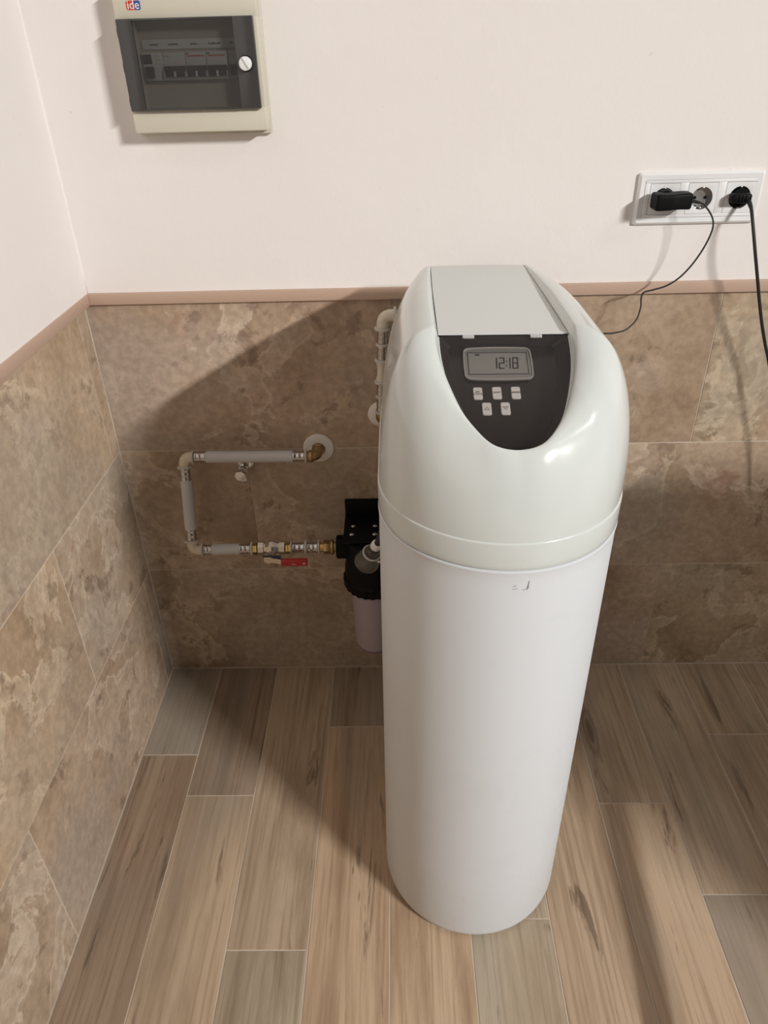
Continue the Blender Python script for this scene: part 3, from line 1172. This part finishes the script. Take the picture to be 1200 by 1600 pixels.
# body outline seen from the front: waisted box running to the right
ax0, ax1, az0, az1 = 1.0900, 1.1555, 1.1600, 1.1872
N = 24
secs = []
for i in range(N + 1):
    f = i / N
    x_ = ax0 + (ax1 - ax0) * f
    hw = (az1 - az0) / 2 * (1 + .03 * math.cos(2 * PI * f)); zc = (az0 + az1) / 2 - .0006 * math.sin(2 * PI * f)
    e = min(f, 1 - f) * (ax1 - ax0); sh = max(0, .003 - e) * .55
    yb = -.020; yf = -.057 + (.006 * max(0, f - .45) / .55)
    secs.append([Vector((x_, (yb + yf) / 2 - oy, zc + oz)) for oy, oz in rrect(abs(yf - yb) - 2 * sh, 2 * hw - 2 * sh, .0045, 5)])
rings(bm, secs, True, True, True)
ab = obj('adapter_body', bm, M_BLACK, pa, 40)
bm = nb(); tube(bm, [(1.152, -.046, 1.1745), (1.160, -.048, 1.1738), (1.168, -.053, 1.1718)], [.0034, .0030, .0022], 12)
obj('strain_relief', bm, M_BLACKM, pa)
cpts = [(1.166, -.052, 1.1725), (1.174, -.058, 1.1694), (1.1866, -.066, 1.1545), (1.1925, -.07, 1.139), (1.1913, -.07, 1.1205), (1.1845, -.066, 1.0942), (1.1709, -.062, 1.065), (1.1526, -.06, 1.0415), (1.1313, -.06, 1.0278), (1.1086, -.06, 1.0211), (1.0926, -.06, 1.0166), (1.0887, -.062, 1.0076), (1.0885, -.068, 0.9911), (1.08, -.08, 0.9705), (1.0603, -.09, 0.9556), (1.0363, -.1, 0.9532), (1.0146, -.105, 0.9541), (.96, -.092, .952), (.90, -.080, .948), (.86, -.082, .945), (.845, -.0975, .944)]
bm = nb(); tube(bm, catmull(cpts, 6), .0016, 8)
obj('cable', bm, M_BLACKM, pa, 180)

# power cord plugged into the third socket
pc = thing('power_lead', 'black angled power plug in the third wall socket with a hanging cord', 'power lead', (CXS[2], -.013, CZ))
bm = nb()
lathe(bm, (CXS[2], -.0045, CZ), (0, -1, 0), [(.0140, 0), (.0172, .001), (.0172, .008), (.0150, .012)], 32)
obj('plug_base', bm, M_BLACK, pc)
bm = nb(); box(bm, 1.2325, 1.2680, -.034, -.014, 1.1655, 1.1815, .004, 3)
pb = obj('plug_body', bm, M_BLACK, pc)
for xx in (1.2440, 1.2500, 1.2560):
    bm = nb(); box(bm, xx, xx + .002, -.0352, -.033, 1.1675, 1.1795, .0006)
    obj('grip_rib', bm, M_BLACK, pb)
bm = nb(); tube(bm, [(1.2620, -.026, 1.1715), (1.2645, -.033, 1.1670), (1.2660, -.041, 1.1600)], [.0048, .0042, .0034], 12)
obj('strain_relief', bm, M_BLACKM, pc)
dpts = [(1.2640, -.031, 1.1695), (1.2660, -.042, 1.1590), (1.2690, -.058, 1.1330), (1.2811, -.066, 1.0865), (1.2996, -.064, 1.0336), (1.3156, -.060, .9901), (1.3335, -.056, .945), (1.3515, -.052, .9046), (1.3673, -.050, .8705), (1.4087, -.050, .7652), (1.47, -.055, .60), (1.54, -.075, .38), (1.60, -.11, .18), (1.66, -.17, .04), (1.75, -.26, .0045), (1.90, -.38, .0045), (2.1, -.45, .0045), (2.4, -.46, .0045)]
bm = nb(); tube(bm, catmull(dpts, 6), .0030, 10)
obj('cord', bm, M_BLACKM, pc, 180)

# ------------------------------------------------------------------ inlet pipe run with ball valve
def sleeve(bm, a, b, r):
    """pressed steel sleeve: two crimp waists"""
    a, b = Vector(a), Vector(b); L = (b - a).length
    lathe(bm, a, b - a, [(r * .96, 0), (r * 1.03, .0015), (r * 1.03, L * .14), (r * .97, L * .22), (r * .97, L * .42), (r * 1.03, L * .5), (r * .97, L * .58), (r * .97, L * .78), (r * 1.03, L * .86), (r * 1.03, L - .0015), (r * .96, L)], 24)
    return bm


def ring(bm, c, axis, r, w):
    return lathe(bm, Vector(c) - Vector(axis).normalized() * w / 2, axis, [(r * .9, 0), (r, w * .2), (r, w * .8), (r * .9, w)], 24)


def elbow(bm, p0, c, p1, r, collar=1.0):
    """90 degree elbow from p0 via corner c to p1"""
    p0, c, p1 = Vector(p0), Vector(c), Vector(p1)
    k = .016
    a = c + (p0 - c).normalized() * min(k, (p0 - c).length * .9); b = c + (p1 - c).normalized() * min(k, (p1 - c).length * .9)
    pts = [p0, p0 + (a - p0) * .5]
    for i in range(13):
        t = i / 12
        pts.append((1 - t) ** 2 * a + 2 * (1 - t) * t * c + t * t * b)
    pts += [p1 + (b - p1) * .5, p1]
    return tube(bm, pts, r, 20)


PR = .0128
Y1, Y2 = -.042, -.095
Z1, Z2 = .6705, .4635
XW = .4475
pr = thing('inlet_pipe_run', 'grey insulated pipe loop with cream elbows and red-handled ball valve on the tiles', 'pipe', (XW, -.002, .67))
bm = nb(); lathe(bm, (XW, -.0002, .668), (0, -1, 0), [(.0345, 0), (.0345, .001), (.0325, .0035), (.020, .0065), (.0150, .0065), (.0150, .002)], 40)
obj('wall_rosette', bm, M_ROSE, pr)
bm = nb(); elbow(bm, (XW, .004, .6695), (XW, Y1, .6695), (.4255, Y1, .6697), .0108)
hexnut(bm, (XW, -.004, .6695), (0, -1, 0), .0145, 0, .010)
obj('brass_elbow', bm, M_BRASSD, pr)
bm = nb(); ring(bm, (.4335, Y1, .6697), (1, 0, 0), .0138, .009)
obj('brass_collar', bm, M_BRASSD, pr)
bm = nb(); ring(bm, (.4235, Y1, .6697), (1, 0, 0), .0160, .0045)
obj('fitting_ring', bm, M_RINGP, pr)
A0 = Vector((.4215, Y1, .6698)); A1 = Vector((.1760, Y1, .6722))
def onA(x): return A0 + (A1 - A0) * ((x - A0.x) / (A1.x - A0.x))
bm = nb(); sleeve(bm, onA(.4215), onA(.3945), .0115); obj('press_sleeve', bm, M_STEEL, pr)
bm = nb(); cyl(bm, onA(.3955), onA(.2045), PR, 24, True, .001); obj('pipe', bm, M_PIPE, pr)
bm = nb(); sleeve(bm, onA(.2055), onA(.1785), .0115); obj('press_sleeve', bm, M_STEEL, pr)
bm = nb(); ring(bm, onA(.1765), (1, 0, 0), .0160, .0045); obj('fitting_ring', bm, M_RINGP, pr)
C1 = Vector((.1555, Y1, .6722))
C2 = Vector((.1530, Y2, .4620))
dv_ = (C2 - C1).normalized()
bm = nb(); elbow(bm, onA(.1770), C1, C1 + dv_ * .0215, .0118); obj('elbow', bm, M_PPSU, pr)
def onB(t): return C1 + dv_ * t
LB = (C2 - C1).length
bm = nb(); ring(bm, onB(.0225), dv_, .0165, .005); obj('fitting_ring', bm, M_RINGP, pr)
bm = nb(); sleeve(bm, onB(.0245), onB(.0530), .0115); obj('press_sleeve', bm, M_STEEL, pr)
bm = nb(); cyl(bm, onB(.0520), onB(LB - .0495), PR, 24, True, .001); obj('pipe', bm, M_PIPE, pr)
bm = nb(); sleeve(bm, onB(LB - .0510), onB(LB - .0230), .0115); obj('press_sleeve', bm, M_STEEL, pr)
bm = nb(); ring(bm, onB(LB - .0215), dv_, .0165, .005); obj('fitting_ring', bm, M_RINGP, pr)
bm = nb(); elbow(bm, onB(LB - .021), C2, C2 + Vector((.0215, 0, -.0005)), .0118); obj('elbow', bm, M_PPSU, pr)
D0 = Vector((.1750, Y2, .4615)); D1 = Vector((.4790, Y2, .4645))
def onD(x): return D0 + (D1 - D0) * ((x - D0.x) / (D1.x - D0.x))
dd_ = (D1 - D0).normalized()
bm = nb(); ring(bm, onD(.1760), dd_, .0165, .005); obj('fitting_ring', bm, M_RINGP, pr)
bm = nb(); sleeve(bm, onD(.1780), onD(.1985), .0115); obj('press_sleeve', bm, M_STEEL, pr)
bm = nb(); cyl(bm, onD(.1975), onD(.2610), PR, 24, True, .001); obj('pipe', bm, M_PIPE, pr)
bm = nb(); sleeve(bm, onD(.2600), onD(.2870), .0115); obj('press_sleeve', bm, M_STEEL, pr)
bm = nb(); ring(bm, onD(.2890), dd_, .0160, .005); obj('fitting_ring', bm, M_RINGP, pr)
bm = nb(); lathe(bm, onD(.2915), dd_, [(.0120, 0), (.0150, .001), (.0150, .004), (.0130, .0045), (.0130, .006), (.0150, .0065), (.0150, .0095), (.012, .0105)], 6)
obj('brass_nut', bm, M_BRASS, pr)
# valve body
bm = nb()
lathe(bm, onD(.3030), dd_, [(.0115, 0), (.0160, .0008), (.0160, .0135), (.0125, .0145), (.0125, .018), (.0165, .024), (.0178, .031), (.0165, .038), (.0125, .044), (.0125, .048), (.0155, .049), (.0155, .0615), (.0115, .0625)], 8)
vb = obj('valve_body', bm, M_NICKEL, pr)
pv = onD(.3355)
bm = nb(); cyl(bm, pv, pv + Vector((0, -.026, -.006)), .0075, 16); obj('valve_stem', bm, M_NICKEL, vb)
# lever: folded steel strip with a blue-black washer label and red grip
hv = pv + Vector((0, -.026, -.004))
bm = nb(); slab(bm, rrect(.0200, .0150, .003, 4), hv + Vector((-.005, -.0028, -.007)), (1, 0, 0), (0, 0, 1), (0, -1, 0), 0, .0025, .0006)
pl_ = [(-.014, .002), (.004, .001), (.016, -.004), (.026, -.0065), (.026, -.0195), (.012, -.0165), (.002, -.0145), (-.006, -.0175), (-.014, -.0125)]
slab(bm, pl_, hv + Vector((-.002, -.0045, .002)), (1, 0, 0), (0, 0, 1), (0, -1, 0), 0, .0030, .0006)
obj('valve_lever', bm, M_NICKEL, vb)
bm = nb(); slab(bm, [(-.0160, -.001), (.0250, -.001), (.0250, -.0095), (.008, -.0080), (.001, -.0035), (-.0160, -.0035)], hv + Vector((-.002, -.0046, .0065)), (1, 0, 0), (0, 0, 1), (0, -1, 0), 0, .0034, .0004)
obj('lever_label', bm, M_NAVY, vb)
g0 = hv + Vector((.0225, -.0060, -.0115))
bm = nb(); box(bm, g0.x, g0.x + .0595, g0.y - .0075, g0.y + .0035, g0.z - .0085, g0.z + .0085, .003, 3)
obj('valve_grip', bm, M_RED, vb, label='red plastic lever grip')
bm = nb()
box(bm, g0.x + .024, g0.x + .034, g0.y - .0079, g0.y - .0074, g0.z - .0035, g0.z - .0015)
box(bm, g0.x + .025, g0.x + .032, g0.y - .0079, g0.y - .0074, g0.z + .0005, g0.z + .0012)
box(bm, g0.x + .0490, g0.x + .0550, g0.y - .0079, g0.y - .0074, g0.z - .0030, g0.z + .0030)
obj('grip_print', bm, M_REDP, vb)
bm = nb(); lathe(bm, onD(.3660), dd_, [(.0110, 0), (.0140, .001), (.0140, .005), (.0125, .006), (.0140, .007), (.0140, .0105), (.011, .0115)], 6)
obj('brass_nut', bm, M_BRASS, pr)
bm = nb(); ring(bm, onD(.3790), dd_, .0160, .0042); obj('fitting_ring', bm, M_RINGP, pr)
bm = nb(); sleeve(bm, onD(.3810), onD(.4100), .0118); obj('press_sleeve', bm, M_STEEL, pr)
bm = nb(); ring(bm, onD(.4120), dd_, .0168, .0058); obj('fitting_ring', bm, M_RINGP, pr)
bm = nb(); sleeve(bm, onD(.4145), onD(.4400), .0118); obj('press_sleeve', bm, M_STEEL, pr)
bm = nb(); ring(bm, onD(.4418), dd_, .0165, .0042); obj('fitting_ring', bm, M_RINGP, pr)
bm = nb(); cyl(bm, onD(.4435), onD(.4525), .0105, 20); obj('brass_neck', bm, M_BRASS, pr)
bm = nb(); hexnut(bm, onD(.4520), dd_, .0165, 0, .0150); ring(bm, onD(.4715), dd_, .0180, .0075)
obj('brass_nut', bm, M_BRASSD, pr)
bm = nb(); cyl(bm, onD(.4740), onD(.4830), .0115, 20); obj('brass_neck', bm, M_BRASSD, pr)

# chrome angle valve under the upper pipe
av = thing('angle_valve', 'small chrome angle valve on the tiles below the upper pipe', 'valve', (.277, -.002, .625))
bm = nb(); lathe(bm, (.2785, -.0002, .6330), (0, -1, 0), [(.0215, 0), (.0210, .002), (.0150, .0065), (.0095, .008)], 28)
obj('rosette', bm, M_CHROME, av)
bm = nb(); cyl(bm, (.2785, -.004, .6330), (.2785, -.040, .6330), .0088, 20, True, .001)
ring(bm, (.2785, -.022, .6330), (0, 1, 0), .0115, .008)
cyl(bm, (.2785, -.030, .6330), (.2765, -.031, .610), .0070, 16, True, .001)
obj('valve_body', bm, M_CHROME, av)
bm = nb()
lathe(bm, (.2785, -.040, .6310), (-.12, -1, -.12), [(.0060, 0), (.0075, .004), (.0145, .006), (.0150, .010), (.0135, .016), (.0050, .017)], 7)
obj('valve_knob', bm, M_CHROME, av)
bm = nb(); hexnut(bm, (.2764, -.031, .612), (-.08, 0, -1), .0100, 0, .009)
obj('outlet_nut', bm, M_CHROME, av)

# ------------------------------------------------------------------ cartridge filter housing
FX, FY = .5620, -.0950
fh = thing('filter_housing', 'black-headed cartridge water filter with milky bowl on the wall behind the softener', 'water filter', (FX, -.002, .17))
bm = nb(); box(bm, .4985, .6255, -.010, -.0005, .430, .5350, .002)
box(bm, .4985, .6255, -.128, -.0005, .4930, .4980, .002)
br = obj('wall_bracket', bm, M_BLACK, fh)
for sx, sy in ((.5195, -.0620), (.5690, -.0620), (.5175, -.0960), (.5690, -.0960)):
    bm = nb(); lathe(bm, (sx, sy, .4975), (0, 0, 1), [(.0060, 0), (.0058, .002), (.0035, .0038), (.001, .0042)], 16)
    obj('screw', bm, M_STEEL, br)
bm = nb()
lathe(bm, (FX, FY, .385), (0, 0, 1), [(.0640, 0), (.0640, .030), (.0600, .050), (.0600, .100), (.0560, .106), (.030, .108)], 48)
obj('filter_head', bm, M_BLACK, fh)
bm = nb()
lathe(bm, (.4815, Y2, .4645), (1, 0, 0), [(.0240, 0), (.0270, .002), (.0270, .020), (.0250, .030), (.0250, .045)], 28)
obj('filter_port', bm, M_BLACK, fh)
# scalloped collar nut
bm = nb()
rs = []
N = 96
for r, z, am in ((.0640, .392, 0), (.0680, .388, .0010), (.0680, .372, .0016), (.0655, .362, .0016), (.0560, .357, .0012), (.0500, .357, 0)):
    rs.append([Vector((FX + (r + am * math.cos(24 * 2 * PI * i / N)) * math.cos(2 * PI * i / N), FY + (r + am * math.cos(24 * 2 * PI * i / N)) * math.sin(2 * PI * i / N), z)) for i in range(N)])
rings(bm, rs, True, True, True)
obj('collar_nut', bm, M_BLACK, fh)
bm = nb(); lathe(bm, (FX, FY, .366), (0, 0, -1), [(.0530, 0), (.0525, .012), (.0500, .10), (.0465, .180)], 48)
bw = obj('filter_bowl', bm, M_BOWL, fh)
bm = nb(); lathe(bm, (FX, FY, .1865), (0, 0, -1), [(.0465, 0), (.0470, .001), (.0470, .005), (.0435, .010), (.030, .013)], 48)
obj('bowl_base', bm, M_BOWLB, bw)

# clear funnel-shaped hose end in front of the filter
ha = Vector((.5535, -.192, .491))         # wide end
hb = Vector((.5800, -.222, .563))
hx = (hb - ha).normalized()
fn = thing('clear_drain_funnel', 'clear plastic drain funnel with white tip and clamp in front of the filter', 'funnel', tuple(ha))
bm = nb()
lathe(bm, ha, hx, [(.0205, -.004), (.0268, -.001), (.0275, .003), (.0262, .010), (.0225, .024), (.0165, .036), (.0140, .044), (.0135, .062)], 36, True, False)
obj('funnel_cone', bm, M_CLEAR, fn)
bm = nb(); lathe(bm, ha + hx * .045, hx, [(.0120, 0), (.0125, .002), (.0125, .018), (.0118, .020)], 28)
obj('dark_insert', bm, M_BLACKM, fn)
bm = nb(); lathe(bm, ha + hx * .064, hx, [(.0112, 0), (.0118, .001), (.0112, .012), (.0095, .017), (.005, .0195)], 28)
obj('white_tip', bm, M_WHITE, fn)
bm = nb()
_, uu_, vv_ = basis(hx)
cc = ha + hx * .040
tube(bm, [cc + (uu_ * math.cos(a) + vv_ * math.sin(a)) * .0185 for a in [2 * PI * i / 40 for i in range(41)]], .0021, 10, False)
cl = obj('clamp_band', bm, M_RINGP, fn, 180)
bm = nb(); cyl(bm, cc + Vector((.012, -.018, -.010)), cc + Vector((.018, -.020, -.008)), .0030, 14, True, .0006)
obj('clamp_screw', bm, M_STEEL, cl)
# short hose carrying the funnel from the softener's rear
bm = nb(); tube(bm, catmull([ha + hx * .078, ha + hx * .086, (.590, -.205, .590), (.588, -.150, .605), (.586, -.080, .612), (.586, -.030, .614), (.586, .003, .614)], 6), .0070, 12)
obj('hose', bm, M_BLACKM, fn, 180)

# ------------------------------------------------------------------ outlet pipe run beside the head
OX, OY = .5945, -.050
po = thing('outlet_pipe_run', 'steel-sleeved pipe with cream fittings rising beside the softener head', 'pipe', (.590, -.002, .7446))
bm = nb(); lathe(bm, (.5900, -.0002, .7480), (0, -1, 0), [(.0300, 0), (.0300, .001), (.0280, .0035), (.018, .0065), (.013, .0065), (.013, .002)], 40)
obj('wall_rosette', bm, M_ROSE, po)
B0 = Vector((.5895, OY, .757)); B1 = Vector((.5985, OY, .9790))
dq = (B1 - B0).normalized()
def onQ(z): return B0 + dq * ((z - B0.z) / dq.z)
bm = nb(); elbow(bm, (.5890, .004, .757), (.5890, OY, .757), onQ(.7740), .0105); obj('brass_elbow', bm, M_BRASSD, po)
bm = nb(); ring(bm, onQ(.7755), dq, .0125, .004); obj('fitting_ring', bm, M_RINGP, po)
bm = nb(); sleeve(bm, onQ(.7775), onQ(.8090), .0100); obj('press_sleeve', bm, M_STEEL, po)
bm = nb(); ring(bm, onQ(.8110), dq, .0122, .005); obj('fitting_ring', bm, M_RINGP, po)
bm = nb(); sleeve(bm, onQ(.8130), onQ(.8405), .0100); obj('press_sleeve', bm, M_STEEL, po)
bm = nb(); ring(bm, onQ(.8430), dq, .0150, .006); obj('fitting_ring', bm, M_RINGP, po)
bm = nb(); lathe(bm, onQ(.8455), dq, [(.0110, 0), (.0115, .004), (.0092, .012), (.0092, .030), (.0115, .038), (.0110, .0415)], 24); obj('coupling', bm, M_PPSU, po)
bm = nb(); ring(bm, onQ(.8890), dq, .0150, .006); obj('fitting_ring', bm, M_RINGP, po)
bm = nb(); sleeve(bm, onQ(.8910), onQ(.9190), .0108); obj('press_sleeve', bm, M_STEEL, po)
bm = nb(); ring(bm, onQ(.9215), dq, .0130, .006); obj('fitting_ring', bm, M_RINGP, po)
bm = nb(); sleeve(bm, onQ(.9240), onQ(.9515), .0108); obj('press_sleeve', bm, M_STEEL, po)
bm = nb(); ring(bm, onQ(.9540), dq, .0165, .006); obj('fitting_ring', bm, M_RINGP, po)
bm = nb(); elbow(bm, onQ(.9560), onQ(.9790), onQ(.9790) + Vector((.0215, 0, .0005)), .0118); obj('elbow', bm, M_PPSU, po)
eq = onQ(.9790)
bm = nb(); ring(bm, eq + Vector((.0235, 0, .0005)), (1, 0, 0), .0168, .0055); obj('fitting_ring', bm, M_RINGP, po)
bm = nb(); sleeve(bm, eq + Vector((.0255, 0, .0005)), eq + Vector((.0520, 0, .0008)), .0110); obj('press_sleeve', bm, M_STEEL, po)
bm = nb(); cyl(bm, eq + Vector((.0510, 0, .0008)), eq + Vector((.1350, 0, .0010)), .0122, 24, True, .001); obj('pipe', bm, M_PIPE, po)
bm = nb(); tube(bm, catmull([eq + Vector((.134, 0, .001)), eq + Vector((.155, -.004, -.003)), (.772, -.060, .955), (.780, -.080, .930), (.780, -.0995, .925)], 6), .0105, 14)
obj('flexible_hose', bm, M_STEEL, po, 180)
